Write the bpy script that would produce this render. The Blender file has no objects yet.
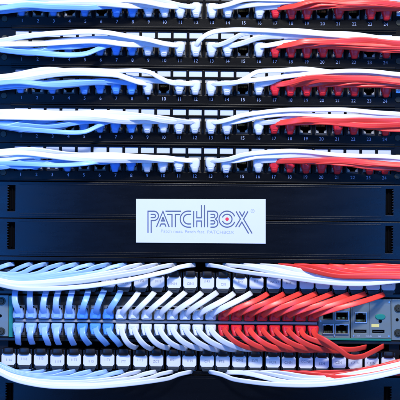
import bpy, bmesh, math, random
import numpy as np
from mathutils import Vector
random.seed(7)
P = 0.00115          # metres per photo unit
D = 1000.0           # camera distance in units
ROLL = 0.0100
C = bpy.context.scene.collection
sc = bpy.context.scene

# ---------------------------------------------------------------- coordinates
def V(x, y, d):                       # model units (x right, y down, d toward viewer) -> metres
    return Vector(((x-200)*P, -d*P, (200-y)*P))
def to_photo(x, y):
    return x-(y-200)*ROLL, y+(x-200)*ROLL
def from_photo(x, y, d=0):
    xm = x+(y-200)*ROLL; ym = y-(x-200)*ROLL
    f = (D-d)/D
    return 200+(xm-200)*f, 200+(ym-200)*f, d

# ---------------------------------------------------------------- materials
def mat(name, col, rough=0.5, metal=0.0, spec=0.5, vary=0.0, bump=0.0, bscale=900, sss=0.0, coat=0.0, smudge=0.0, rnd=0.0, emit=None, dust=0):
    m = bpy.data.materials.new(name); m.use_nodes = True
    nt = m.node_tree; N = nt.nodes; L = nt.links
    b = N['Principled BSDF']
    b.inputs['Base Color'].default_value = (*col, 1)
    b.inputs['Roughness'].default_value = rough
    b.inputs['Metallic'].default_value = metal
    b.inputs['Specular IOR Level'].default_value = spec
    b.inputs['Coat Weight'].default_value = coat
    if sss:
        b.inputs['Subsurface Weight'].default_value = sss
        b.inputs['Subsurface Radius'].default_value = (0.002, 0.002, 0.002)
        b.inputs['Subsurface Scale'].default_value = 1.0
    tc = N.new('ShaderNodeTexCoord')
    if vary or rnd:
        nz = N.new('ShaderNodeTexNoise'); nz.inputs['Scale'].default_value = 60; nz.inputs['Detail'].default_value = 5
        L.new(tc.outputs['Object'], nz.inputs['Vector'])
        mr = N.new('ShaderNodeMapRange'); mr.inputs['To Min'].default_value = 1-vary; mr.inputs['To Max'].default_value = 1+vary
        L.new(nz.outputs['Fac'], mr.inputs['Value'])
        oi = N.new('ShaderNodeObjectInfo')
        mo = N.new('ShaderNodeMapRange'); mo.inputs['To Min'].default_value = 1-rnd; mo.inputs['To Max'].default_value = 1+rnd*0.5
        L.new(oi.outputs['Random'], mo.inputs['Value'])
        mu = N.new('ShaderNodeMath'); mu.operation = 'MULTIPLY'
        L.new(mr.outputs[0], mu.inputs[0]); L.new(mo.outputs[0], mu.inputs[1])
        hs = N.new('ShaderNodeHueSaturation'); hs.inputs['Color'].default_value = (*col, 1)
        L.new(mu.outputs[0], hs.inputs['Value']); L.new(hs.outputs[0], b.inputs['Base Color'])
    if dust:
        nd = N.new('ShaderNodeTexNoise'); nd.inputs['Scale'].default_value = 2200; nd.inputs['Detail'].default_value = 2
        nl = N.new('ShaderNodeTexNoise'); nl.inputs['Scale'].default_value = 14; nl.inputs['Detail'].default_value = 4
        mpd = N.new('ShaderNodeMapping'); mpd.inputs['Scale'].default_value = (.35, 1, 1)
        L.new(tc.outputs['Object'], mpd.inputs['Vector']); L.new(mpd.outputs[0], nd.inputs['Vector']); L.new(tc.outputs['Object'], nl.inputs['Vector'])
        md = N.new('ShaderNodeMapRange'); md.inputs['From Min'].default_value = .66; md.inputs['From Max'].default_value = .80; L.new(nd.outputs['Fac'], md.inputs['Value'])
        ml = N.new('ShaderNodeMapRange'); ml.inputs['From Min'].default_value = .4; ml.inputs['From Max'].default_value = .7; L.new(nl.outputs['Fac'], ml.inputs['Value'])
        mm = N.new('ShaderNodeMath'); mm.operation = 'MULTIPLY'; L.new(md.outputs[0], mm.inputs[0]); L.new(ml.outputs[0], mm.inputs[1])
        mx = N.new('ShaderNodeMix'); mx.data_type = 'RGBA'; mx.inputs['A'].default_value = (*col, 1); mx.inputs['B'].default_value = (.05, .055, .06, 1)
        L.new(mm.outputs[0], mx.inputs['Factor']); L.new(mx.outputs['Result'], b.inputs['Base Color'])
    if smudge:
        n2 = N.new('ShaderNodeTexNoise'); n2.inputs['Scale'].default_value = 25; n2.inputs['Detail'].default_value = 8; n2.inputs['Roughness'].default_value = 0.7
        mp = N.new('ShaderNodeMapping'); mp.inputs['Scale'].default_value = (0.5, 1, 2.2)
        L.new(tc.outputs['Object'], mp.inputs['Vector']); L.new(mp.outputs[0], n2.inputs['Vector'])
        m2 = N.new('ShaderNodeMapRange'); m2.inputs['From Min'].default_value = .3; m2.inputs['From Max'].default_value = .7
        m2.inputs['To Min'].default_value = rough-smudge; m2.inputs['To Max'].default_value = rough+smudge
        L.new(n2.outputs['Fac'], m2.inputs['Value']); L.new(m2.outputs[0], b.inputs['Roughness'])
    if bump:
        n3 = N.new('ShaderNodeTexNoise'); n3.inputs['Scale'].default_value = bscale; n3.inputs['Detail'].default_value = 3
        L.new(tc.outputs['Object'], n3.inputs['Vector'])
        bp = N.new('ShaderNodeBump'); bp.inputs['Strength'].default_value = bump; bp.inputs['Distance'].default_value = 0.0003
        L.new(n3.outputs['Fac'], bp.inputs['Height']); L.new(bp.outputs[0], b.inputs['Normal'])
    if emit:
        b.inputs['Emission Color'].default_value = (*emit[:3], 1); b.inputs['Emission Strength'].default_value = emit[3]
    return m
M = {}
M['plate'] = mat('patch_panel_black', (0.0008, 0.0010, 0.0016), 0.34, spec=0.13, bump=0.15, smudge=0.06, dust=1)
M['blank'] = mat('blanking_panel_satin', (0.0008, 0.0015, 0.0038), 0.28, spec=0.25, bump=0.12, bscale=1400, smudge=0.05, dust=1)
M['black'] = mat('black_plastic', (0.005, 0.005, 0.007), 0.38, spec=0.4, bump=0.1)
M['dark'] = mat('deep_black', (0.001, 0.001, 0.0015), 0.8, spec=0.05)
M['bar'] = mat('dark_grey_bar', (0.016, 0.022, 0.028), 0.5, bump=0.1)
M['paper'] = mat('label_paper', (0.50, 0.56, 0.66), 0.65, spec=0.25, vary=0.06, bump=0.1)
M['tagpaper'] = mat('tag_paper', (0.70, 0.71, 0.73), 0.5, spec=0.3, vary=0.12, bump=0.15, rnd=0.08)
M['jack'] = mat('keystone_beige', (0.34, 0.34, 0.31), 0.5, vary=0.15, bump=0.1, rnd=0.1)
M['jackdark'] = mat('keystone_black', (0.012, 0.012, 0.013), 0.45)
M['gold'] = mat('gold_contacts', (0.8, 0.55, 0.2), 0.3, metal=1)
M['ink'] = mat('number_ink', (0.34, 0.40, 0.55), 0.6)
M['tagink'] = mat('tag_ink', (0.20, 0.21, 0.27), 0.7)
M['blue'] = mat('blue_cable_jacket', (0.22, 0.45, 0.86), 0.38, vary=0.05, bump=0.06, rnd=0.14, sss=0.0)
M['blue_lit'] = mat('blue_cable_jacket_lit', (0.30, 0.49, 0.86), 0.36, vary=0.05, bump=0.06, rnd=0.12)  # same blue jacket, strong light painted in as a paler tone
M['white'] = mat('white_cable_jacket', (0.70, 0.74, 0.82), 0.36, vary=0.04, bump=0.06, rnd=0.09)
M['red'] = mat('red_cable_jacket', (0.90, 0.056, 0.040), 0.36, vary=0.06, bump=0.06, rnd=0.22)
M['blueboot'] = mat('blue_boot', (0.09, 0.31, 0.82), 0.4, vary=0.05, bump=0.1, rnd=0.1)
M['whiteboot'] = mat('white_boot', (0.68, 0.73, 0.82), 0.4, vary=0.06, bump=0.1, rnd=0.1)
M['redboot'] = mat('red_boot', (0.70, 0.016, 0.025), 0.4, vary=0.08, bump=0.1, rnd=0.15)
M['metal'] = mat('switch_painted_metal', (0.17, 0.205, 0.19), 0.42, metal=0.3, vary=0.06, bump=0.06, smudge=0.1)
M['steel'] = mat('port_shield_steel', (0.45, 0.47, 0.5), 0.35, metal=0.9, vary=0.1)
M['strip'] = mat('grey_strip', (0.26, 0.26, 0.27), 0.5, vary=0.1)
M['teal'] = mat('teal_plastic', (0.01, 0.20, 0.15), 0.4, vary=0.15)
M['yellow'] = mat('yellow_sticker', (0.72, 0.66, 0.22), 0.6, vary=0.05)
M['screw'] = mat('dark_zinc_screw', (0.03, 0.032, 0.02), 0.5, metal=0.3, vary=0.3)
M['card'] = mat('logo_card_face', (0.63, 0.67, 0.79), 0.5, spec=0.3, vary=0.02, bump=0.04)
M['cardink'] = mat('logo_grey_ink', (0.075, 0.10, 0.19), 0.6)
M['tagline'] = mat('tagline_grey_ink', (0.34, 0.40, 0.52), 0.6)
M['dot'] = mat('red_dot_ink', (0.75, 0.02, 0.06), 0.6)
M['rail'] = mat('rack_rail_black', (0.003, 0.003, 0.005), 0.5, spec=0.2, bump=0.15)
M['clear'] = mat('plug_polycarbonate', (0.55, 0.6, 0.68), 0.18, spec=0.7)

# ---------------------------------------------------------------- mesh builder
class MB:
    def __init__(s): s.v = []; s.f = []
    def add(s, vs, fs):
        o = len(s.v); s.v += vs; s.f += [tuple(i+o for i in f) for f in fs]
    def box(s, x0, x1, y0, y1, d0, d1):
        vs = [(x, y, d) for d in (d0, d1) for y in (y0, y1) for x in (x0, x1)]
        s.add(vs, [(0,1,3,2),(4,6,7,5),(0,4,5,1),(2,3,7,6),(0,2,6,4),(1,5,7,3)])
    def prism(s, poly, d0, d1, taper=0.0):
        n = len(poly); cx = sum(p[0] for p in poly)/n; cy = sum(p[1] for p in poly)/n
        vs = [(x, y, d0) for x, y in poly]+[(cx+(x-cx)*(1-taper), cy+(y-cy)*(1-taper), d1) for x, y in poly]
        s.add(vs, [tuple(range(n)), tuple(range(2*n-1, n-1, -1))]+[(i, i+n, (i+1) % n+n, (i+1) % n) for i in range(n)])
    def disc(s, x, y, r, d0, d1, n=20, taper=0.0):
        s.prism([(x+r*math.cos(2*math.pi*i/n), y+r*math.sin(2*math.pi*i/n)) for i in range(n)], d0, d1, taper)
    def grid(s, xs, ys, solid, d0, d1):      # plate with real openings; d1 front, d0 back
        for j in range(len(ys)-1):
            for i in range(len(xs)-1):
                if not solid(i, j): continue
                x0, x1, y0, y1 = xs[i], xs[i+1], ys[j], ys[j+1]
                vs = [(x, y, d) for d in (d0, d1) for y in (y0, y1) for x in (x0, x1)]
                fs = [(4,6,7,5), (0,1,3,2)]
                if j == 0 or not solid(i, j-1): fs.append((0,4,5,1))
                if j == len(ys)-2 or not solid(i, j+1): fs.append((2,3,7,6))
                if i == 0 or not solid(i-1, j): fs.append((0,2,6,4))
                if i == len(xs)-2 or not solid(i+1, j): fs.append((1,5,7,3))
                s.add(vs, fs)
    def rings(s, rings, caps=True):
        n = len(rings[0]); o = len(s.v)
        for r in rings: s.v += list(r)
        for k in range(len(rings)-1):
            for i in range(n):
                a = o+k*n+i; b = o+k*n+(i+1) % n
                s.f.append((a, b, b+n, a+n))
        if caps:
            s.f.append(tuple(o+i for i in range(n-1, -1, -1)))
            s.f.append(tuple(o+(len(rings)-1)*n+i for i in range(n)))
    def loft_y(s, secs, n=16, e=0.55):       # secs: (y, halfwidth, d_back, d_front, xoff)
        rs = []
        for y, hw, db, df, xo in secs:
            r = []
            for i in range(n):
                a = 2*math.pi*i/n; c, q = math.cos(a), math.sin(a)
                r.append((xo+hw*math.copysign(abs(c)**e, c), y, (db+df)/2+(df-db)/2*math.copysign(abs(q)**e, q)))
            rs.append(r)
        s.rings(rs)
    def mesh(s, name, conv=V, org=Vector((0, 0, 0)), weld=True, bevel=0.0, smooth=None):
        me = bpy.data.meshes.new(name)
        me.from_pydata([tuple(conv(*p)-org) for p in s.v], [], s.f)
        bm = bmesh.new(); bm.from_mesh(me)
        if weld: bmesh.ops.remove_doubles(bm, verts=bm.verts, dist=P*0.002)
        bmesh.ops.recalc_face_normals(bm, faces=bm.faces)
        if bevel:
            es = [e for e in bm.edges if len(e.link_faces) == 2 and e.calc_face_angle(0) > 0.6]
            bmesh.ops.bevel(bm, geom=es, offset=bevel*P, segments=2, affect='EDGES', profile=0.6, clamp_overlap=True)
        bm.to_mesh(me); bm.free()
        if smooth:
            me.shade_smooth()
            if smooth != 'all': me.set_sharp_from_angle(angle=math.radians(smooth))
        return me

def dV(x, y, d): return Vector((x*P, -d*P, -y*P))        # local offset in units

def link(name, me, m, parent=None, loc=(0, 0, 0)):
    if m and not me.materials: me.materials.append(m)
    o = bpy.data.objects.new(name, me); C.objects.link(o)
    o.location = loc
    if parent: o.parent = parent
    return o
def tag(o, label, cat, group=None, kind=None):
    if label: o['label'] = label
    if cat: o['category'] = cat
    if group: o['group'] = group
    if kind: o['kind'] = kind
    return o
def thing(name, label, cat, loc, group=None):
    o = bpy.data.objects.new(name, None); C.objects.link(o)
    o.empty_display_size = 0.01; o.location = loc
    return tag(o, label, cat, group)

# ---------------------------------------------------------------- text
_tc = {}
def text_mesh(s, size, ext=0.06, squeeze=1.0, bold=0.0):
    k = (s, size, ext, squeeze, bold)
    if k in _tc: return _tc[k]
    cu = bpy.data.curves.new('txt', 'FONT'); cu.body = s; cu.size = size*P
    cu.align_x = 'CENTER'; cu.align_y = 'CENTER'; cu.extrude = ext*P; cu.offset = bold*P
    ob = bpy.data.objects.new('txt', cu); C.objects.link(ob)
    bpy.context.view_layer.update()
    dg = bpy.context.evaluated_depsgraph_get()
    me = bpy.data.meshes.new_from_object(ob.evaluated_get(dg))
    bpy.data.objects.remove(ob); bpy.data.curves.remove(cu)
    for v in me.vertices:
        x, y, z = v.co; v.co = (x*squeeze, -z, y)
    me.name = 'writing'; me.materials.clear()
    _tc[k] = me
    return me

# ---------------------------------------------------------------- curves
def hermite(tab, x):
    n = len(tab)
    if x <= tab[0][0]: i = 0
    elif x >= tab[-1][0]: i = n-2
    else: i = max(k for k in range(n-1) if tab[k][0] <= x)
    def slope(k, c):
        a, b = max(0, k-1), min(n-1, k+1)
        return (tab[b][c]-tab[a][c])/(tab[b][0]-tab[a][0])
    x0, x1 = tab[i][0], tab[i+1][0]; h = x1-x0; t = min(1.2, max(-.2, (x-x0)/h))
    out = []
    for c in range(1, len(tab[0])):
        a, b, ma, mb = tab[i][c], tab[i+1][c], slope(i, c)*h, slope(i+1, c)*h
        out.append((2*t**3-3*t**2+1)*a+(t**3-2*t*t+t)*ma+(-2*t**3+3*t*t)*b+(t**3-t*t)*mb)
    return out
def catmull(pts, step=2.5):
    pts = [np.array(p, float) for p in pts]
    pts = [2*pts[0]-pts[1]]+pts+[2*pts[-1]-pts[-2]]
    out = []
    for i in range(1, len(pts)-2):
        p0, p1, p2, p3 = pts[i-1:i+3]
        t0 = 0; t1 = t0+max(1e-3, np.linalg.norm(p1-p0))**.5; t2 = t1+max(1e-3, np.linalg.norm(p2-p1))**.5; t3 = t2+max(1e-3, np.linalg.norm(p3-p2))**.5
        n = max(2, int(np.linalg.norm(p2-p1)/step))
        for k in range(n):
            t = t1+(t2-t1)*k/n
            a1 = (t1-t)/(t1-t0)*p0+(t-t0)/(t1-t0)*p1; a2 = (t2-t)/(t2-t1)*p1+(t-t1)/(t2-t1)*p2; a3 = (t3-t)/(t3-t2)*p2+(t-t2)/(t3-t2)*p3
            b1 = (t2-t)/(t2-t0)*a1+(t-t0)/(t2-t0)*a2; b2 = (t3-t)/(t3-t1)*a2+(t-t1)/(t3-t1)*a3
            out.append((t2-t)/(t2-t1)*b1+(t-t1)/(t2-t1)*b2)
    out.append(pts[-2]); return out
def ribbon(mb, path, w, th, roll=0.0, e=0.7, nsec=12, photo=True, w0=None, ribs=0):
    """flat cable swept along path (x, y, d)"""
    pts = [np.array(from_photo(*p) if photo else p, float) for p in path]
    n = len(pts); ref = np.array([0, 0, 1.0]); prev = None; rs = []
    for k in range(n):
        T = pts[min(n-1, k+1)]-pts[max(0, k-1)]; T /= np.linalg.norm(T)+1e-9
        wv = np.cross(T, ref); l = np.linalg.norm(wv)
        if prev is not None:
            if np.dot(wv, prev) < 0: wv = -wv
            pr = prev-np.dot(prev, T)*T
            a = min(1, l*1.2)
            wv = wv/(l+1e-9)*a+pr*(1-a)
        wv /= np.linalg.norm(wv)+1e-9; prev = wv
        nv = np.cross(wv, T)
        r = roll(k/(n-1)) if callable(roll) else roll
        ca, sa = math.cos(r), math.sin(r)
        wr = wv*ca+nv*sa; nr = -wv*sa+nv*ca
        ww = w if w0 is None else w0+(w-w0)*min(1, k/(n*.15))
        ring = []
        for i in range(nsec):
            a = 2*math.pi*(i+.5)/nsec; c, s_ = math.cos(a), math.sin(a)
            fx = math.copysign(abs(c)**e, c); tm = 1
            if ribs: tm = .45+.55*abs(math.sin(math.pi*ribs*(fx+1)/2))**.6 if abs(fx) < 1-1/ribs else 1
            q = pts[k]+wr*ww/2*fx+nr*th/2*tm*math.copysign(abs(s_)**e, s_)
            ring.append(tuple(q))
        rs.append(ring)
    mb.rings(rs)

def sstep(t): t = min(1, max(0, t)); return t*t*(3-2*t)

ORD = ['first','second','third','fourth','fifth','sixth','seventh','eighth','ninth','tenth','eleventh','twelfth','thirteenth','fourteenth','fifteenth','sixteenth','seventeenth','eighteenth','nineteenth','twentieth','twenty-first','twenty-second','twenty-third','twenty-fourth']
def colour(i): return 'blue' if i <= 8 else ('white' if i <= 16 else 'red')
def seq(i):                                 # where number i of 24 stands, counted within its own colour
    c = colour(i); k = (i-1) % 8
    return c, ('leftmost' if k == 0 else 'rightmost' if k == 7 else ORD[k]+' from left')

# ================================================================ THE RACK
rack = thing('server_rack', 'black server rack uprights holding all panels at both picture edges', 'rack', V(200, 420, -4))
for sx in (-1, 1):
    mb = MB(); xc = 200+sx*206
    xs = [xc-14, xc-3.5, xc+3.5, xc+14]; ys = [-60]; k = 0
    y = -55
    while y < 440:
        ys += [y, y+7.5]; y += 12.8
    ys.append(445)
    mb.grid(xs, ys, lambda i, j: not (i == 1 and j % 2 == 1), -16, -9)
    mb.box(xc+sx*14-1, xc+sx*14+1, -60, 445, -60, -9.3)
    link('rail', mb.mesh('rail', org=V(200, 420, -4)), M['rail'], rack)
mb = MB(); mb.box(-40, 440, -60, 460, -74, -70)
tag(link('backdrop', mb.mesh('backdrop'), M['dark']), None, None, kind='structure')

# ================================================================ PATCH PANELS
X1, PITCH = 20.4, 15.81
NY = [22.8+38.4*k for k in range(5)]
def px(i): return X1+(i-1)*PITCH
ROWNAME = ['topmost', 'second', 'third', 'fourth', 'fifth']

# shared part meshes (local coordinates round the port centre; y = 0 at the number)
def jack_meshes():
    mb = MB()
    mb.grid([-6.4, -5.2, -2.6, 2.6, 5.2, 6.4], [-20.3, -15.8, -8.8, -6.4, -4.2],
            lambda i, j: not ((j == 1 and 1 <= i <= 3) or (j == 2 and i == 2)), -12, -2.2)
    frame = mb.mesh('socket', conv=dV, bevel=0.25)
    mb = MB()
    mb.box(-6.2, 6.2, -20.3, -16.6, -2.2, -1.5)
    for q in (-1, 1):
        mb.prism([(q*5.1, -9.6), (q*5.1, -6.0), (q*2.7, -6.0), (q*2.7, -7.6)], -2.1, -1.2)
    body = mb.mesh('keystone', conv=dV, bevel=0.2)
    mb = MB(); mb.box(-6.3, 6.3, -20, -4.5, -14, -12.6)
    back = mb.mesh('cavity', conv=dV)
    mb = MB()
    for k in range(8):
        mb.box(-3.85+k*1.08, -3.6+k*1.08, -15.3, -13.0, -11.5, -8)
    return body, frame, back, mb.mesh('contacts', conv=dV)
JB, JF, JS, JC = jack_meshes()
mb = MB(); mb.box(-6.5, 6.5, -28.4, -22.9, -1.6, -1.0); LAB = mb.mesh('label', conv=dV, bevel=.1)
mb = MB(); mb.box(-6.9, 6.9, -28.8, -22.5, -0.95, -0.75); LABW = mb.mesh('label_window', conv=dV)

def patch_panel(k):
    N = NY[k]
    org = V(200, N, 0)
    t = thing('patch_panel', '%s black 24 port patch panel with white label strip and numbers' % ROWNAME[k]
              if k else 'topmost black 24 port patch panel, cut off by top of photo', 'patch panel', org, 'patch panels stacked above the blank panels')
    xs = [-16, px(1)-7.9]
    for i in range(1, 25): xs += [px(i)-6.55, px(i)+6.55]
    xs += [px(24)+7.9, 416]
    xs = [xs[0]]+xs[2:-2]+[xs[-1]]
    ys = [N-31.8, N-28.6, N-22.7, N-20.4, N-4.1, N+6.2]
    mb = MB()
    mb.grid(xs, ys, lambda i, j: not (j in (1, 3) and i % 2 == 1), -4, 0)
    link('faceplate', mb.mesh('faceplate', org=org, bevel=.22), M['plate'], t)
    # slightly raised frame lips
    mb = MB()
    mb.box(10, 394, N-31.7, N-30.3, 0, 1.6); mb.box(10, 394, N+4.4, N+6.1, 0, 1.6)
    for i in range(1, 24):
        xm = (px(i)+px(i+1))/2; mb.box(xm-.55, xm+.55, N-29, N-4.5, 0, .7)
    link('frame_lip', mb.mesh('frame_lip', org=org, bevel=.3), M['bar'] if 0 else M['plate'], t)
    for sx in (-1, 1):
        for yy in (N-21, N-2):
            mb = MB(); x = 200+sx*197
            mb.disc(0, 0, 3.3, 0, 1.2, 18, .12); mb.box(-2.2, 2.2, -.35, .35, 1.2, 1.25)
            if sx > 0 and k in (0, 2) and yy < N-10: continue
            link('mounting_screw', mb.mesh('screw', conv=dV, bevel=.15), M['screw'], t, V(x, yy, 0)-org)
    if k in (0, 2):
        mb = MB(); mb.box(-4, 7, -3.8, 3.4, 0, 3.5); mb.disc(0, 0, 2.4, 3.5, 4.4, 6)
        link('cage_nut', mb.mesh('nut', conv=dV, bevel=.5), M['steel'], t, V(398, N-11.5, 0)-org)
    for i in range(1, 25):
        loc = V(px(i), N, 0)-org
        j = link('jack', JB, M['jack'], t, loc)
        link('socket', JF, M['jackdark'], j)
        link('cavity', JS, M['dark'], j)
        link('contacts', JC, M['gold'], j)
        link('port_label', LAB, M['paper'], t, loc)
        link('port_number', text_mesh(str(i), 4.7, .05, .98, .0), M['ink'], t, V(px(i), N-.2, .06)-org)
for k in range(5): patch_panel(k)

# ---------------------------------------------------------------- patch cords
PLUGGED = [
    [1,3,5,7,8,9,10,11,12,13,14,16,17,18,19,21,23,24],
    [4,6,7,8,9,10,11,12,13,14,16,17,18,19,20,21,22,24],
    [1,3,5,6,7,8,9,11,12,13,14,16,17,18,19,20,21,22,24],
    [1,2,3,5,6,7,8,9,10,11,12,13,14,16,17,18,21,22,24],
    [1,2,4,7,8,9,10,11,12,13,14,16,17,18,19,20,21,23,24]]
LB = [  # blue band, left
    [(-30,8,4),(0,9,4),(25,7,4.2),(50,8.5,4.5),(80,10.5,4.5),(105,10,4),(122,8,3)],
    [(-30,46,3),(0,48,3),(20,51,2.8),(40,51.5,2.8),(60,49.5,4.2),(90,49,5),(115,47.5,4),(128,46,3)],
    [(-30,87,4),(0,85,4.5),(20,84.5,4.2),(40,86,3.6),(60,86.5,3.4),(85,85.5,3.5),(110,83.5,3.5),(125,82.5,3)],
    [(-30,124,5),(0,125,5),(25,127,4),(50,128.5,3.2),(75,127.5,4.2),(100,126,5),(118,124.5,4),(128,123,3)],
    [(-30,165,5),(0,165,4.5),(30,166,4.3),(60,167,4),(90,166.5,4),(115,166.5,3.5),(128,164,3)]]
LW = [  # white band, left
    [(-30,6,3),(0,3.5,3.2),(40,2.5,3.2),(80,1,3.2),(120,1.5,3.2),(160,4,3),(190,6,2)],
    [(-30,46,4),(0,45,3.5),(25,42,4.6),(60,38.5,5),(100,37.5,4.5),(140,41.5,3),(165,43.5,2),(180,45,2)],
    [(-30,82,2),(0,79.5,2.4),(20,76.5,3.2),(45,74,4),(75,73,4),(110,73.5,3.6),(140,75,3.8),(170,78.5,3),(190,82,2)],
    [(-30,115,2.5),(0,115,2.6),(30,114.5,2.2),(60,115,2.2),(100,116.5,3),(140,119,3),(170,121,2.5),(190,122.5,2)],
    [(-30,156,4),(0,155.5,4),(20,153.5,3.4),(50,153.5,3.4),(75,155,3.4),(100,157,3.4),(140,159,2.8),(180,161,2.5),(200,163,2)]]
RW = [
    [(195,6,2),(220,4.5,2.6),(260,3,3),(300,1,3),(340,0,3),(400,-2,3),(430,-3,3)],
    [(205,43,2),(225,40,3),(245,38,4),(275,36,4.5),(300,36,4),(350,37.5,2.6),(400,41,1.8),(430,43,1.5)],
    [(205,82,2),(230,79,3),(255,76,4),(290,73.5,3.8),(330,73.2,3.4),(370,73.6,2.2),(400,76,1.5),(430,78,1.5)],
    [(195,122,2),(230,119.5,2.6),(260,116.5,3.5),(300,114,3.8),(340,113.6,3.2),(370,114.6,2.4),(400,116.5,1.8),(430,118,1.5)],
    [(205,165,2),(225,162,3),(250,156.5,3.2),(290,155,3.8),(330,154.8,2.6),(370,156.4,2),(400,158.5,1.8),(430,160,1.5)]]
RR = [
    [(272,10,2),(290,8,2.6),(310,6.5,4),(340,6,4.6),(370,5,4),(400,5,3.5),(430,5,3.5)],
    [(272,47,2),(290,45,2.6),(310,45,3),(335,46,4.5),(365,47,5.2),(400,48,4.6),(430,49,4.6)],
    [(272,84,2),(290,82.5,2.6),(310,82,3.6),(350,82,4.6),(400,82.5,4.6),(430,83,4.6)],
    [(272,123,2),(290,123,2.6),(310,124,3.6),(340,126,4.8),(370,127,5),(400,126.5,5.4),(430,126,5.4)],
    [(272,164,2),(290,163.5,2.6),(310,164,3),(340,164.5,4),(370,165.5,4.4),(400,166,4.6),(430,166,4.6)]]

def boot_part(parent, i, N, c, org):
    x = px(i); j = random.uniform(-.7, .7); r = random.uniform(-.4, .4)
    mb = MB()
    y = N+j
    mb.loft_y([(y-3.9, 1.7, 2.6, 5.4, x+r), (y-4.4, 2.7, 1.6, 6.6, x+r), (y-6.2, 3.3, .8, 7.6, x+r*.7), (y-8.6, 3.9, .2, 8.4, x+r*.5),
               (y-10.4, 5.0, -.2, 8.8, x), (y-14.6, 5.2, -.4, 9.4, x), (y-16.6, 4.9, 0, 9.8, x), (y-18.0, 3.6, 1.6, 9.4, x)], 18, .55)
    for q in range(2):
        mb.box(x-1.9, x+1.9, y-9.0+q*1.7, y-8.5+q*1.7, 7.2-q*.3, 8.55-q*.35)
    link('boot', mb.mesh('boot', org=org, smooth=40), M[c+'boot'], parent)
    mb = MB(); mb.box(x-4.6, x+4.6, y-15, y-9.0, -9, -.4); mb.box(x-1.6, x+1.6, y-9.0, y-7.4, -9, -.4)
    link('plug', mb.mesh('plug', org=org, bevel=.3), M['clear'], parent)

def patch_cord(k, i, lane, nl, special=None, u2=0):
    N = NY[k]; c = colour(i); s = -1 if i <= 12 else 1
    hx, hy = to_photo(px(i), N)
    # row 2, port 12 turns right
    if k == 1 and i == 12: s = 1
    org = V(px(i), N-12, 0)
    t = thing('network_cable', '%s patch cord plugged into port %d of the %s patch panel%s' % (c, i, ROWNAME[k], ', its cable swept %s' % ('left' if s < 0 else 'right')),
              'patch cord', org, 'patch cords plugged into the patch panels')
    boot_part(t, i, N, c, org)
    tab = {('blue',-1):LB,('white',-1):LW,('white',1):RW,('red',1):RR}[(c, s)][k]
    u = 0 if nl == 1 else -1+2*lane/(nl-1)
    dmax = 8+ (12-(i-1) if 0 else 0)
    if s < 0: dl = 10+1.0*((i*5) % 12 if i <= 12 else i)
    elif c == 'white': dl = 10+1.5*(16-i)
    else: dl = 11+1.0*(24-i)+2
    ph = random.uniform(0, 6.28); amp = random.uniform(.3, 1.1); wl = random.uniform(55, 110)
    path = [(hx, hy-9, 4.5), (hx+s*.3, hy-13.6, 7.4)]
    if special == 'arc':
        path += [(hx+1, hy-17, 10), (hx+6, hy-23, 12), (hx+17, hy-29, 15), (hx+36, hy-31.2, 16), (hx+62, hy-31, 16), (hx+105, hy-28.5, 16),
                 (hx+150, hy-25, 16), (hx+200, hy-19.5, 16), (hx+235, hy-16, 16)]
    else:
        path += [(hx+s*2.6, hy-15.6, 9.3)]
        x = hx+s*8
        end = -34 if s < 0 else 434
        while (x-end)*s < 0:
            dd = abs(x-hx)
            cy, hh = hermite(tab, x)
            uu = u+(u2-u)*sstep((dd-30)/150)
            yl = cy+uu*max(0, hh)*1.15+amp*math.sin(ph+x/wl*2*math.pi)*min(1, dd/40)
            b = sstep((dd-2)/34); y0 = hy-15.8
            path.append((x, y0*(1-b)+yl*b, 9.8*(1-sstep(dd/30))+dl*sstep(dd/30)))
            x += s*11
    mb = MB()
    ph2 = random.uniform(0, 6.3); ribbon(mb, catmull(path, 4), random.uniform(5.0, 6.0) if c == 'red' else random.uniform(4.6, 5.6), 2.3, roll=lambda q: .45*math.sin(ph2+q*5), e=.9, w0=4.6, nsec=26, ribs=3)
    link('cable', mb.mesh('cable', org=org, smooth='all', weld=False), M[c], t)
for k in range(5):
    groups = {}
    for i in PLUGGED[k]:
        groups.setdefault((colour(i), i <= 12), []).append(i)
    for (c, left), L in groups.items():
        if k == 1 and 12 in L and left: L2 = [q for q in L if q != 12]
        else: L2 = L
        n = len(L2)
        # lane order: cables from the centre run on top of the band on the left, whites the same
        if left: order = sorted(L2, reverse=True)
        else: order = sorted(L2)
        if k in (1, 3) and c == 'blue': order = order[::2]+order[1::2][::-1]
        if c == 'white' and k in (2,): order = order[1:]+order[:1]
        ends = [-1+2*q/max(1, n-1) for q in range(n)]
        ends = ends[n//2:]+ends[:n//2] if (k+len(c)) % 2 else ends[::2]+ends[1::2]
        for ln, i in enumerate(order): patch_cord(k, i, ln, n, u2=ends[ln] if n > 1 else 0)
    if k == 1: patch_cord(1, 12, 0, 1, 'arc')

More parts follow.
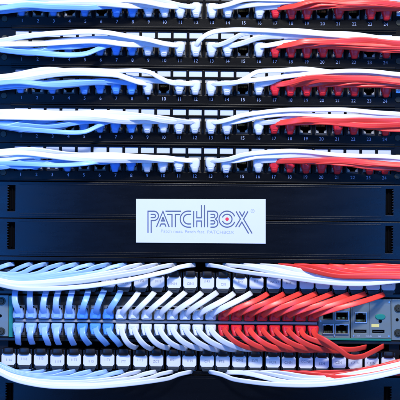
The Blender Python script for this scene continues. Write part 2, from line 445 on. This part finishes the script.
# ================================================================ BLANKING PANELS
def blank_panel(y0, y1, label, inset=True):
    org = V(200, (y0+y1)/2, 0)
    t = thing('blanking_panel', label, 'blank panel', org, 'black blanking panels')
    h = y1-y0
    mb = MB(); sl = (y0+3.0+h*.02, y1-6.5) if y1 < 300 else (y0+9, y0+35)
    xs = [-18, 8, 15.5, 385.5, 393, 418]; ys = [y0, sl[0], sl[1], y1]
    mb.grid(xs, ys, lambda i, j: not (j == 1 and i in (1, 3)), -3, 2)
    link('faceplate', mb.mesh('faceplate', org=org, bevel=.3), M['blank'], t)
    mb = MB()
    for yy in (y0+2.2, y1-4.6, y1-2.4):
        mb.box(20, 381, yy, yy+.9, 2, 2.35)
    link('ridge', mb.mesh('ridge', org=org, bevel=.3), M['blank'], t)
    for a, b, sx in ((8, 15.5, 1), (385.5, 393, -1)):
        x_out = a if sx > 0 else b
        mb = MB(); mb.box(a, b, sl[0], sl[1], -5, -4); mb.box(a+3, b-3, sl[0]+2, sl[1]-2, -4, -2.5)
        link('finger_slot', mb.mesh('finger_slot', org=org, bevel=.4), M['dark'], t)
        mb = MB()
        yy = sl[0]+.6
        while yy < sl[1]-1.5:
            mb.prism([(x_out-sx*.4, yy), (x_out+sx*1.7, yy+.9), (x_out-sx*.4, yy+1.8)], -1.5, 2.1)
            yy += 2.7
        link('serrated_edge', mb.mesh('serration', org=org, bevel=.1), M['blank'], t)
    return t
blank_panel(183.4, 219.6, 'upper black blank panel directly under the numbered patch panels')
blank_panel(220.4, 257.6, 'middle black blank panel just above the fanned cables')
blank_panel(375.5, 412, 'lowest black blank panel at the bottom edge under the cable bundle')

# cable tray shelf edge between panel and cassettes
org = V(200, 259, 0)
t = thing('cassette_frame', 'black metal frame with shelf edges that holds both cassette rows', 'frame', org)
mb = MB(); mb.box(-16, 416, 258.2, 262.2, -30, 1.5); link('top_shelf', mb.mesh('shelf', org=org, bevel=.4), M['blank'], t)
mb = MB(); mb.box(-16, 416, 371.2, 374.8, -30, -1.0); link('bottom_shelf', mb.mesh('shelf', org=org, bevel=.4), M['blank'], t)
mb = MB(); mb.box(-16, 416, 262.3, 371.1, -34, -30.5); link('back_wall', mb.mesh('backwall', org=org), M['dark'], t)
mb = MB(); mb.box(-16, 416, 292.6, 296.0, -24, -3); mb.box(-16, 416, 340.0, 343.0, -24, -3)
link('crossbar', mb.mesh('crossbar', org=org, bevel=.4), M['black'], t)

# ================================================================ LOGO CARD
corg = V(202, 222.5, 2)
card = thing('logo_card', 'white PATCHBOX card with grey lined lettering stuck across the blank panels', 'card', corg)
def Cc(x, y, d): 
    a, b, _ = from_photo(x, y, 0); return V(a, b, d)
mb = MB()
q = [(136.3, 198.9), (265.4, 199.2), (265.4, 243.5), (136.3, 242.4)]
mb.prism(q, 3.0, 3.7); link('card_face', mb.mesh('card', conv=Cc, org=corg, bevel=.12), M['card'], card)
def arc(cx, cy, r, a0, a1, n=14, ry=None):
    ry = ry or r
    return [(cx+r*math.cos(math.radians(a0+(a1-a0)*k/n)), cy+ry*math.sin(math.radians(a0+(a1-a0)*k/n))) for k in range(n+1)]
ST = [
 [(148.2,232.6),(148.2,211.1),(154,211.1)]+arc(154,215.75,4.65,-90,90)[1:]+[(151.4,220.4),(151.4,232.6)],
 [(150.8,214.2),(154,214.2)]+arc(154,215.85,1.65,-90,90)[1:]+[(150.8,217.5)],
 [(156.6,226.9),(163.1,211.2),(169.3,226.9)],
 [(160.0,226.4),(161.3,223.8),(164.9,223.8),(166.1,226.4)],
 [(163.1,217.2),(161.7,220.8),(164.6,220.8),(163.1,217.2)],
 [(165.6,211.1),(181.2,211.1)],
 [(167,214.3),(172.1,214.3),(172.1,227)], [(175.5,227),(175.5,214.3),(180.2,214.3)],
 [(191.2,211.1)]+arc(188.3,219,8,-90,-270,24)+[(191.2,227)],
 [(191.2,214.2)]+arc(188.3,219,4.8,-90,-270,20)+[(191.2,223.8)],
 [(193.7,211),(193.7,227.1)],
 [(196.8,211),(196.8,217.7),(201.4,217.7),(201.4,205)],
 [(204.5,205),(204.5,227.1)],
 [(196.8,227.1),(196.8,220.9),(201.4,220.9),(201.4,227.1)],
 [(207.6,227.1),(207.6,211.1),(213.8,211.1)]+arc(213.8,215,3.9,-90,45,10)[1:]+[(215.4,219)]+arc(213.8,223,4,-45,90,10)+[(210.4,227)],
 [(210.4,214.2),(213.2,214.2)]+arc(213.2,215.8,1.6,-90,90,8)[1:]+[(210.4,217.4)],
 [(210.4,220.6),(213.2,220.6)]+arc(213.2,222.2,1.6,-90,90,8)[1:]+[(210.4,223.8)],
 arc(227,219,8,-20,-340,40), arc(227,219,4.9,160,-160,30),
 [(236,211.4),(240.3,218.8),(235.4,227)],
 [(239.2,211.4),(242,216.2),(244.6,211.4)],
 [(247.8,211.4),(243.4,218.9),(251.9,233.3)],
 [(238.6,227),(241.7,222),(248.4,233.3)]]
mb = MB()
def stroke(mb, pts, w, d0, d1):
    n = len(pts); L_, R_ = [], []
    for k in range(n):
        p = Vector(pts[k])
        a = (p-Vector(pts[k-1])).normalized() if k > 0 else None
        b = (Vector(pts[k+1])-p).normalized() if k < n-1 else None
        if a is None: a = b
        if b is None: b = a
        na = Vector((-a.y, a.x)); nb = Vector((-b.y, b.x)); m = (na+nb)
        m = m.normalized() if m.length > 1e-4 else na
        sc_ = 1/max(.45, m.dot(na))
        L_.append(p+m*w/2*sc_); R_.append(p-m*w/2*sc_)
    rs = [[(L_[k].x, L_[k].y, d0), (R_[k].x, R_[k].y, d0), (R_[k].x, R_[k].y, d1), (L_[k].x, L_[k].y, d1)] for k in range(n)]
    mb.rings(rs)
for s in ST: stroke(mb, s, 1.12, 3.72, 3.86)
link('lettering', mb.mesh('lettering', conv=Cc, org=corg, weld=False), M['cardink'], card)
mb = MB(); mb.disc(227, 219, 1.75, 3.72, 3.86, 24); link('red_dot', mb.mesh('red_dot', conv=Cc, org=corg), M['dot'], card)
a = text_mesh('Patch neat. Patch fast. PATCHBOX', 4.15, .04, 1.22)
o = link('tagline', a, M['tagline'], card, Cc(197.3, 231.7, 3.78)-corg); o.rotation_euler = (0, ROLL, 0)
a = text_mesh('®', 5.2, .04)
o = link('registered_mark', a, M['tagline'], card, Cc(252.4, 211.2, 3.78)-corg)

# ================================================================ CASSETTES
TOPY, LOWY = 282.3, 361.0
CX = [199.7+(i-12.5)*16.52 for i in range(1, 25)]
TXT_T = ['1114','1113','1112','1116','1115','0111','1111','1115','1151','0111','IN14','CIN1','1143','CII1','1HY','III2','WCV1','I4SE','WIN','TTN','CZ12','CZ14','IFT2','C218']
TXT_L = ['1116','1118','1115','1119','I1TS','1115','I1T1','I1TY','I1TS','ZCT','0I01','I114','CIN','FT51','CINE','ZVFI','IPCN','CIMN','CCINE','EZH','CZN','CZ1N','C3TM','C2TI']
def octa(w, h, x, y, c=1.6, t=2.0):
    return [(x-w+c, y-h), (x-w+c+1.4, y-h+.9), (x+w-c-1.4, y-h+.9), (x+w-c, y-h), (x+w, y-h+t), (x+w, y+h-t), (x+w-c, y+h), (x-w+c, y+h), (x-w, y+h-t), (x-w, y-h+t)]
for row, (cy, names, rn) in enumerate(((TOPY, TXT_T, 'upper'), (LOWY, TXT_L, 'lower'))):
    for i in range(24):
        x = CX[i]+(random.uniform(-.3, .3))+(.55 if i % 2 == 0 else -.55)*random.uniform(0, 1.0); y = cy+random.uniform(-.3, .3)
        org = V(x, y, 0)
        w = 'leftmost' if i == 0 else 'rightmost' if i == 23 else ORD[i]+' from left'
        t = thing('cable_cassette', 'black cable cassette with white written tag, %s in the %s cassette row' % (w, rn), 'cable cassette', org, 'cable cassettes in two rows round the switch')
        mb = MB(); mb.box(-7.5, 7.5, -10.0, 9.2, -28, -.6)
        mb.prism([(-4.2, -8.6), (4.2, -8.6), (6.6, -6.3), (-6.6, -6.3)], -.6, .5)
        link('housing', mb.mesh('housing', conv=dV, bevel=.5), M['black'], t)
        mb = MB(); mb.prism(octa(6.95, 5.9, 0, 0), -.5, 1.3); 
        link('tag', mb.mesh('tag', conv=dV, bevel=.25), M['tagpaper'], t)
        o = link('tag_writing', text_mesh(names[i].replace('M', 'N'), 3.5, .04, .92, 0), M['tagink'], t, dV(random.uniform(-.8, .8), random.uniform(-1.5, 1.6), 1.36))
        o.rotation_euler = (0, random.uniform(-.05, .05), 0)
        mb = MB()
        mb.loft_y([(-11.6, 3.6, -1, 2.4, 0), (-11.2, 5.0, -1, 3.2, 0), (-8.6, 5.5, -1, 3.8, 0), (-6.0, 5.2, -1, 3.6, 0), (-4.9, 4.0, -1, 2.8, 0)], 18, .5)
        link('cap', mb.mesh('cap', conv=dV, smooth=45), M['black'], t)
        mb = MB(); mb.prism([(-6.4, 6.1), (6.4, 6.1), (5.0, 9.4), (4.2, 10.4), (-4.2, 10.4), (-5.0, 9.4)], -.5, 2.0, .06)
        mb.box(-2.6, 2.6, 7.2, 8.0, 2.0, 2.4)
        link('latch', mb.mesh('latch', conv=dV, bevel=.35), M['bar'], t)

# ================================================================ NETWORK SWITCH
sorg = V(200, 320, 0); SD = 0.0
sw = thing('network_switch', 'pale metal network switch packed with blue, white and red plugs in two rows', 'network switch', sorg)
def sp(i): return 20.3+(i-1)*12.77
SY = 321.9      # strip
xs = [-2, 15.5]
for i in range(24): xs += [sp(i+1)-5.4, sp(i+1)+5.4]
xs = [11.5]+xs[2:]+[319.6]
ys = [297.6, 306.6, 317.2, 326.4, 337.0, 339.2]
mb = MB(); mb.grid(xs, ys, lambda i, j: not (j in (1, 3) and i % 2 == 1), -12, -2)
link('port_block', mb.mesh('port_block', org=sorg, bevel=.2), M['bar'], sw)
mb = MB(); mb.box(17, 318, SY-1.15, SY+1.15, -2, 3.2); link('divider_strip', mb.mesh('strip', org=sorg, bevel=.35), M['strip'], sw)
# ports
def rj(flip):
    mb = MB(); s = -1 if flip else 1
    yy = sorted([-5.2*s, -3.8*s, 2.2*s, 4.2*s, 5.2*s])
    def solid(i, j):
        jj = j if s > 0 else 3-j
        return not ((jj == 1 and 1 <= i <= 3) or (jj == 2 and i == 2))
    mb.grid([-5.3, -4.5, -2, 2, 4.5, 5.3], yy, solid, -9, -1.6)
    return mb.mesh('port', conv=dV, bevel=.15)
RJ = [rj(True), rj(False)]
mb = MB(); mb.box(-4.6, 4.6, -4.5, 4.5, -10.2, -9.4); RJD = mb.mesh('port_hole', conv=dV)
for r, yc in ((0, 311.9), (1, 331.7)):
    for i in range(1, 25):
        o = link('port', RJ[r], M['steel'], sw, V(sp(i), yc, 0)-sorg)
        link('socket', RJD, M['dark'], o)
# left bracket
for sx, (a, b) in ((-1, (-14, 9.4)), (1, (393.2, 414))):
    mb = MB(); mb.box(a, b, 297.4, 338.6, -5, -1.5)
    br = link('mounting_bracket', mb.mesh('bracket', org=sorg, bevel=.5), M['metal'], sw)
    xx = 2.2 if sx < 0 else 399.6
    for yy in (303.2, 333.6) if sx < 0 else (306.6, 331.2):
        mb = MB(); mb.disc(0, 0, 4.1, -1.5, -.7, 20); mb.disc(0, 0, 3.0, -.7, .5, 20, .2); mb.box(-2.2, 2.2, -.4, .4, .5, .6); mb.box(-.4, .4, -2.2, 2.2, .5, .6)
        link('screw', mb.mesh('screw', conv=dV, bevel=.12), M['screw'], br, V(xx, yy, 0)-sorg)
    mb = MB(); mb.disc(0, 0, 1.6, -1.5, -1.35, 16); link('hole', mb.mesh('hole', conv=dV), M['dark'], br, V(xx-1, 318, 0)-sorg)
mb = MB(); mb.box(9.8, 13.9, 297.6, 339, -6, -.8); link('status_light_pipe', mb.mesh('lp', org=sorg, bevel=.3), M['teal'], sw)
mb = MB(); mb.box(319.8, 393.0, 337.0, 339.0, -6, -1.0); link('green_trim', mb.mesh('trim', org=sorg, bevel=.3), M['teal'], sw)
# right management face with real openings
def pane(x0, x1, y0, y1, holes, name, d=-1.6):
    X = sorted(set([x0, x1]+[h[0] for h in holes]+[h[1] for h in holes])); Y = sorted(set([y0, y1]+[h[2] for h in holes]+[h[3] for h in holes]))
    def solid(i, j):
        cx, cy = (X[i]+X[i+1])/2, (Y[j]+Y[j+1])/2
        return not any(h[0] < cx < h[1] and h[2] < cy < h[3] for h in holes)
    mb = MB(); mb.grid(X, Y, solid, -10, d)
    return link(name, mb.mesh(name, org=sorg, bevel=.25), M['metal'], sw)
hl = [(324.6, 334.4, 324.8, 332.2), (327.6, 331.4, 323.2, 324.8), (337.4, 349.2, 324.8, 332.2), (341, 345.6, 323.2, 324.8), (337.4, 349.2, 311.6, 318.4), (324.6, 334.4, 311.6, 318.4)]
pane(319.8, 351.8, 297.6, 336.8, hl, 'uplink_face', -1.6)
hr = [(356.6, 367.4, 313.0, 320.6), (359.6, 364.4, 311.4, 313.0), (355.6, 368.0, 328.2, 331.6), (373.8, 386.0, 328.2, 331.6)]
pane(352.4, 393.0, 297.6, 336.8, hr, 'management_face', -1.0)
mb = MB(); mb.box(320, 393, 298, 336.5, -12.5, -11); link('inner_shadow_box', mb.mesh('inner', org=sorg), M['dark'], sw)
for x0, x1, y0, y1 in ((324.6, 334.4, 324.8, 332.2), (337.4, 349.2, 324.8, 332.2), (337.4, 349.2, 311.6, 318.4), (356.6, 367.4, 313.0, 320.6)):
    mb = MB(); w = .8
    mb.grid([x0-w, x0, x1, x1+w], [y0-w-1.4, y0-1.4, y1, y1+w], lambda i, j: not (i == 1 and j == 1), -1.6, .2)
    pt = link('port_shield', mb.mesh('shield', org=sorg, bevel=.15), M['steel'], sw)
    mb = MB()
    for q in range(8):
        xx = x0+1.4+(x1-x0-2.8)*q/7; mb.box(xx-.16, xx+.16, y1-2.2, y1-.3, -9, -4)
    link('contacts', mb.mesh('contacts', org=sorg), M['gold'], pt)
for x0 in (355.6, 373.8):
    mb = MB(); mb.box(x0+1.2, x0+11, 329.5, 330.3, -9, -2.4); link('usb_tongue', mb.mesh('tongue', org=sorg, bevel=.1), M['bar'], sw)
mb = MB(); mb.prism([(381.5+5.4*math.cos(a*math.pi/12), 315+3.0*math.sin(a*math.pi/12)) for a in range(24)], -1, .2, .08)
bt = link('green_button', mb.mesh('button', org=sorg, bevel=.3), M['teal'], sw)
mb = MB(); mb.disc(381.6, 319.4, 1.7, -1, -.4, 18); link('reset_hole', mb.mesh('reset', org=sorg), M['dark'], bt)
mb = MB(); mb.box(372.8, 380.6, 322.4, 325.6, -1, -.75); link('yellow_sticker', mb.mesh('stick', org=sorg), M['yellow'], sw)
for q in range(6):
    mb = MB(); mb.box(322.6+q*4.4, 324.4+q*4.4, 301.2, 302.4, -1.6, -1.3)
    link('status_lamp', mb.mesh('lamp', org=sorg, bevel=.1), M['teal' if q % 2 else 'yellow'], sw)
for x, y in ((355, 300.4), (390.4, 300.4), (355, 334.4), (390.4, 334.4), (322, 320), (335.8, 334.6)):
    mb = MB(); mb.disc(x, y, 1.1, -1.7, -.6, 14, .2); mb.box(x-.7, x+.7, y-.15, y+.15, -.6, -.55)
    link('small_screw', mb.mesh('screw', org=sorg), M['steel'], sw)
mb = MB()
for x in (353.6, 370.6, 391.6): mb.box(x-.15, x+.15, 299, 335.5, -1.05, -.9)
link('panel_seam', mb.mesh('seam', org=sorg), M['bar'], sw)
for x0, n in ((358.4, 3), (367.4, 6), (379.6, 3)):       # legends too small to read in the photo: worn print strokes
    mb = MB()
    for q in range(n): mb.box(x0+q*1.05, x0+q*1.05+.62, 333.9+.25*(q % 2), 335.0, -1.0, -.92)
    link('printed_legend', mb.mesh('legend', org=sorg), M['tagline'], sw)

# ---------------------------------------------------------------- fanned flat cables
TOPX = [16,31,46,59,73,88,105,121,138,154,170,186,202,218,235,252,267,283,300,317,333,349,366,383]
LOWX = [17,31,46,58,72,89,105,120,136,152,169,186,203,219,235,251,267,283,299,316,333,349,365,383]
def fan(i, up):
    c = colour(i); cm = 'blue_lit' if c == 'blue' and i <= 5 else c  # leftmost blues: bright light from the left put into the colour
    x_p = sp(i); t0 = SY-3.4 if up else SY+3.2
    org = V(x_p, t0, 0)
    col_, w = seq(i)
    t = thing('flat_cable', '%s flat cable fanning %s from the switch, %s of the eight %s ones' % (c, 'up' if up else 'down', w, c), 'flat cable', org,
              'flat cables fanning from the switch to the cassettes')
    # plug
    s = 1 if up else -1       # y direction away from strip is -s
    y = t0
    lean = 0
    mb = MB()
    mb.loft_y([(y+s*1.0, 4.9, -2, 6.2, x_p), (y, 5.5, -2, 7.6, x_p), (y-s*3.6, 5.5, -2, 8.0, x_p), (y-s*4.3, 5.0, -2, 8.4, x_p), (y-s*6.8, 4.6, -1, 9.2, x_p+.1), (y-s*9.0, 3.7, 1, 9.6, x_p+.2)], 18, .5)
    mb.box(x_p-2.4, x_p+2.4, min(y-s*3.2, y-s*.6), max(y-s*3.2, y-s*.6), 7.4, 8.6)
    link('plug', mb.mesh('plug', org=org, smooth=40), M[{'blue_lit':'blue_lit'}.get(cm, c+'boot') if c != 'white' else 'whiteboot'], t)
    hx, hy = to_photo(x_p, y)
    j = random.uniform(-2.2, 2.2); jd = random.uniform(-2.5, 2.5); ja = random.uniform(-1, 1)
    if up:
        ex, ey = TOPX[i-1]+ja, 291.3+(TOPX[i-1]-200)*.006+j*.25
        dx = ex-hx
        bow = -2.2 if dx < 8 else 0
        path = None
        path = bez([(hx+.1, hy-3.0, 6.5), (hx+.02*dx+bow, hy-9.5-.0*abs(dx), 13+.25*i), (ex-.30*dx+bow+j, ey+11.5-min(6, abs(dx)*.10), 17+.5*i), (ex, ey, 3)], 26)
        if i >= 9:
            path = bez([(hx, hy-2.5, 6.5), (hx+.10*dx, hy-8.5, 14+.35*i), (ex-.35*dx+j, ey+11, 16+.6*i+jd), (ex, ey+1.5, 4)], 30)
    else:
        ex = LOWX[i-1]+ja; ey = 343.6+i*.25+j*.3
        dx = ex-hx
        bow = -1.6 if dx < 8 else 0
        if i < 9:
            path = bez([(hx, hy+2.5, 6.5), (hx+bow, hy+11, 14), (ex-.35*dx+bow+j, ey-7, 15), (ex+1.5, ey, 2)], 26)
        elif i < 17:
            path = bez([(hx, hy+2.5, 6.5), (hx+.05*dx, hy+10, 14+.35*i), (ex-.55*dx+j, ey+1.5, 16+.5*i), (ex+1, ey+2.2, 3)], 30)
        elif i < 23:
            path = bez([(hx, hy+2.5, 6.5), (hx+.08*dx, hy+11, 14+.35*i), (hx+.42*dx+j, ey+4.2+.2*(i-17), 17+.45*i), (ex, ey+1.0, 3)], 30)
        elif i == 23:
            path = catmull([(hx, hy+2.5, 6.5), (hx+5, hy+10, 16), (hx+18, 341.5, 21), (hx+38, 348.4, 21), (353, 349.4, 16), (366, 347, 3)], 2)
        else:
            path = catmull([(hx, hy+2.5, 6.5), (hx+3, hy+9, 19), (hx+12, 340, 27), (hx+28, 350.5, 29), (349, 356.4, 27), (361, 356.6, 22), (373, 351.5, 14), (383.5, 346, 4)], 2)
    mb = MB()
    ribbon(mb, path, 6.0 if i <= 8 else 5.7 if i <= 16 else 5.3, 1.8, roll=(-.30 if up else .30)*(1 if i > 8 else .3)+random.uniform(-.1, .1), e=.5)
    link('cable', mb.mesh('cable', org=org, smooth='all', weld=False), M[cm], t)
def bez(p, n):
    p = [np.array(q, float) for q in p]
    return [tuple((1-t)**3*p[0]+3*(1-t)**2*t*p[1]+3*(1-t)*t*t*p[2]+t**3*p[3]) for t in [k/n for k in range(n+1)]]
for up in (True, False):
    for i in range(1, 25): fan(i, up)

# ---------------------------------------------------------------- swept bundles from the cassettes
TIPU = [11,30,45,62,76,92,108,124,141,157,173,192]
TIPUR = [209,226,243,260,278,294,311,328,344,361,377,393]
def bundle(i, up):
    left = i <= 12
    c = colour(i); cm = 'blue_lit' if c == 'blue' else c  # bundled blues use the jacket copy with light painted in
    k = i-1 if left else i-13
    tip = (TIPU if left else TIPUR)[k]
    path = []
    if up:
        y0 = 265.4+(tip-200)*.005
        if left:
            f = ((i)/12)**.9
            B = [(-34,279),(0,284.5),(25,288.4),(50,289),(75,288),(100,285.6),(140,278.5),(170,271.5),(192,267)]
            dl = 4+1.15*i
            lo = 267+(1-f)*1.5
            def yl(x):
                xp = 192*(x/tip)**.9 if x > 0 else x
                return lo+(hermite(B, xp)[0]-267)*(f**.85)*((.8+.12*(1-sstep(x/70))) if i < 12 else 1)+(0 if i > 2 else 1)
        else:
            n = i-13
            if c == 'white':
                B = [(209,267),(230,270),(255,273.6),(290,278),(330,282.8),(360,284.2),(400,281),(434,276)]
                off = -n*2.4
                def yl(x): return hermite(B, x)[0]*1+off*sstep((x-tip)/60)*1.0 if x-tip > 60 else (266.5*(1-sstep((x-tip)/60))+(hermite(B, x)[0]+off)*sstep((x-tip)/60) if n else hermite(B, x)[0])
                dl = 18-1.3*n
            else:
                m = i-17
                def yl(x):
                    base = [276.8, 274.6, 272.6, 270.8, 269, 267.6, 266.6, 266][m]
                    e = base+(min(1, max(0, (x-300)/50))*1.2-1.2 if m < 3 else 0)
                    b = sstep((x-tip)/65)
                    return 265.8*(1-b)+e*b+(.8*math.sin(x/30+m))
                dl = 20-1.2*m
    else:
        y0 = 372.2+(tip-200)*.006
        if left:
            f = (i/12)
            B = [(-34,362),(0,373),(20,380),(50,385.6),(75,387),(100,387),(130,384.4),(160,380),(190,374.4)]
            dl = 4+1.3*i
            def yl(x):
                xp = 190*(x/tip)**.9 if x > 0 else x
                base = hermite(B, xp)[0]
                # edge line at the rack side falls together with the bundle
                drop = -(1-f)*11.5*(1-sstep(max(0, x)/max(20, tip)))
                return 373.5+(base-373.5)*(f**.9)*1+drop if x > 0 else 373.5+(373-373.5)*f+drop+(hermite(B, x)[0]-373)*.8
        else:
            B = [(209,374.4),(240,380.2),(280,384.6),(320,384.8),(360,379.4),(400,371),(434,361)]
            n = i-13
            def yl(x):
                off = -n*2.3 if n < 4 else {18: -3.4}.get(i, -7.2-(n-3)*.75)
                b = sstep((x-tip)/70) if n else 1
                return (371.8-(.0))*(1-b)+(hermite(B, x)[0]+off)*b
            dl = (20-1.3*n) if n < 4 else 13-.7*(n-4)
            if i == 24:
                yl = lambda x: 372+(x-tip)*.0+8*math.exp(-((x-392)/9)**2)
                dl = 3
            if i == 18: dl = 18
    s = -1 if left else 1
    cx = CX[i-1]
    g0, gn = {True: (1, 8) if i <= 8 else (9, 4), False: (13, 4) if i <= 16 else (17, 8)}[left]
    q = i-g0; wsuf = 'leftmost' if q == 0 else 'rightmost' if q == gn-1 else ORD[q]+' from left'
    org = V(*from_photo(tip, y0)[:2], 0)
    t = tag(None, None, None) if False else None
    path = [(tip-s*3, y0-.4, -5), (tip, y0-.1, -1.5)]
    end = -34 if left else 434
    x = tip+s*3
    ph = random.uniform(0, 6.3); am = random.uniform(.1, .5)
    while (x-end)*s < 0:
        dd = abs(x-tip); b = sstep(dd/40)
        yy = yl(x); b2 = sstep(dd/26)
        yy = (y0)*(1-b2)+yy*b2+am*math.sin(ph+x/22)*min(1, dd/40)
        path.append((x, yy, 3.5*(1-b)+dl*b)); x += s*10
    mb = MB(); ribbon(mb, catmull(path, 3), random.uniform(4.2, 4.9), 1.8, roll=lambda q, p3=random.uniform(0, 6): .3*math.sin(p3+q*4), e=.8, nsec=20, ribs=2)
    o = link('swept_cable', mb.mesh('cable', org=org, smooth='all', weld=False), M[cm], None, org)
    tag(o, '%s cable swept %s from %s cassette row, %s of %s %s' % (c, 'left' if left else 'right', 'upper' if up else 'lower', wsuf, 'eight' if gn == 8 else 'four', c), 'cable',
        'cables swept sideways from the cassettes')
for up in (True, False):
    for i in range(1, 25): bundle(i, up)

# ================================================================ LIGHT, CAMERA
def area(name, loc, target, size, sy, power, col):
    l = bpy.data.lights.new(name, 'AREA'); l.shape = 'RECTANGLE'; l.size = size; l.size_y = sy; l.energy = power; l.color = col
    o = bpy.data.objects.new(name, l); C.objects.link(o); o.location = loc
    o.rotation_euler = (Vector(target)-Vector(loc)).to_track_quat('-Z', 'Y').to_euler()
    return o
area('ceiling_lamp', V(190, -620, 900), V(200, 190, 0), .24, .12, 20.5, (1.0, .985, .97))
area('fill_light', V(500, -560, 1050), V(220, 260, 0), .3, .25, 7, (.98, .98, 1.0))  # added white fill to brighten the cables, not a known lamp
area('blue_lamp_left', V(-170, 200, 660), V(20, 200, 0), .12, .8, 4.8, (.012, .23, 1.0))
area('blue_lamp_right', V(560, 250, 660), V(370, 240, 0), .09, .6, 2.2, (.012, .24, 1.0))
w = bpy.data.worlds.new('World'); sc.world = w; w.use_nodes = True
w.node_tree.nodes['Background'].inputs[0].default_value = (.74, .84, 1, 1); w.node_tree.nodes['Background'].inputs[1].default_value = .13
cd = bpy.data.cameras.new('camera'); cam = bpy.data.objects.new('camera', cd); C.objects.link(cam)
cam.location = (0, -D*P, 0); cd.sensor_width = 36; cd.lens = 36*D/400; cd.clip_start = .01; cd.clip_end = 50
from mathutils import Matrix
cam.rotation_euler = (Matrix.Rotation(-ROLL*0, 3, 'Y') @ Matrix.Rotation(math.radians(90), 3, 'X') @ Matrix.Rotation(ROLL, 3, 'Z')).to_euler()
sc.camera = cam
sc.render.resolution_x = sc.render.resolution_y = 1024
sc.view_settings.view_transform = 'Standard'; sc.view_settings.look = 'None'; sc.view_settings.exposure = 0.12; sc.view_settings.gamma = 1
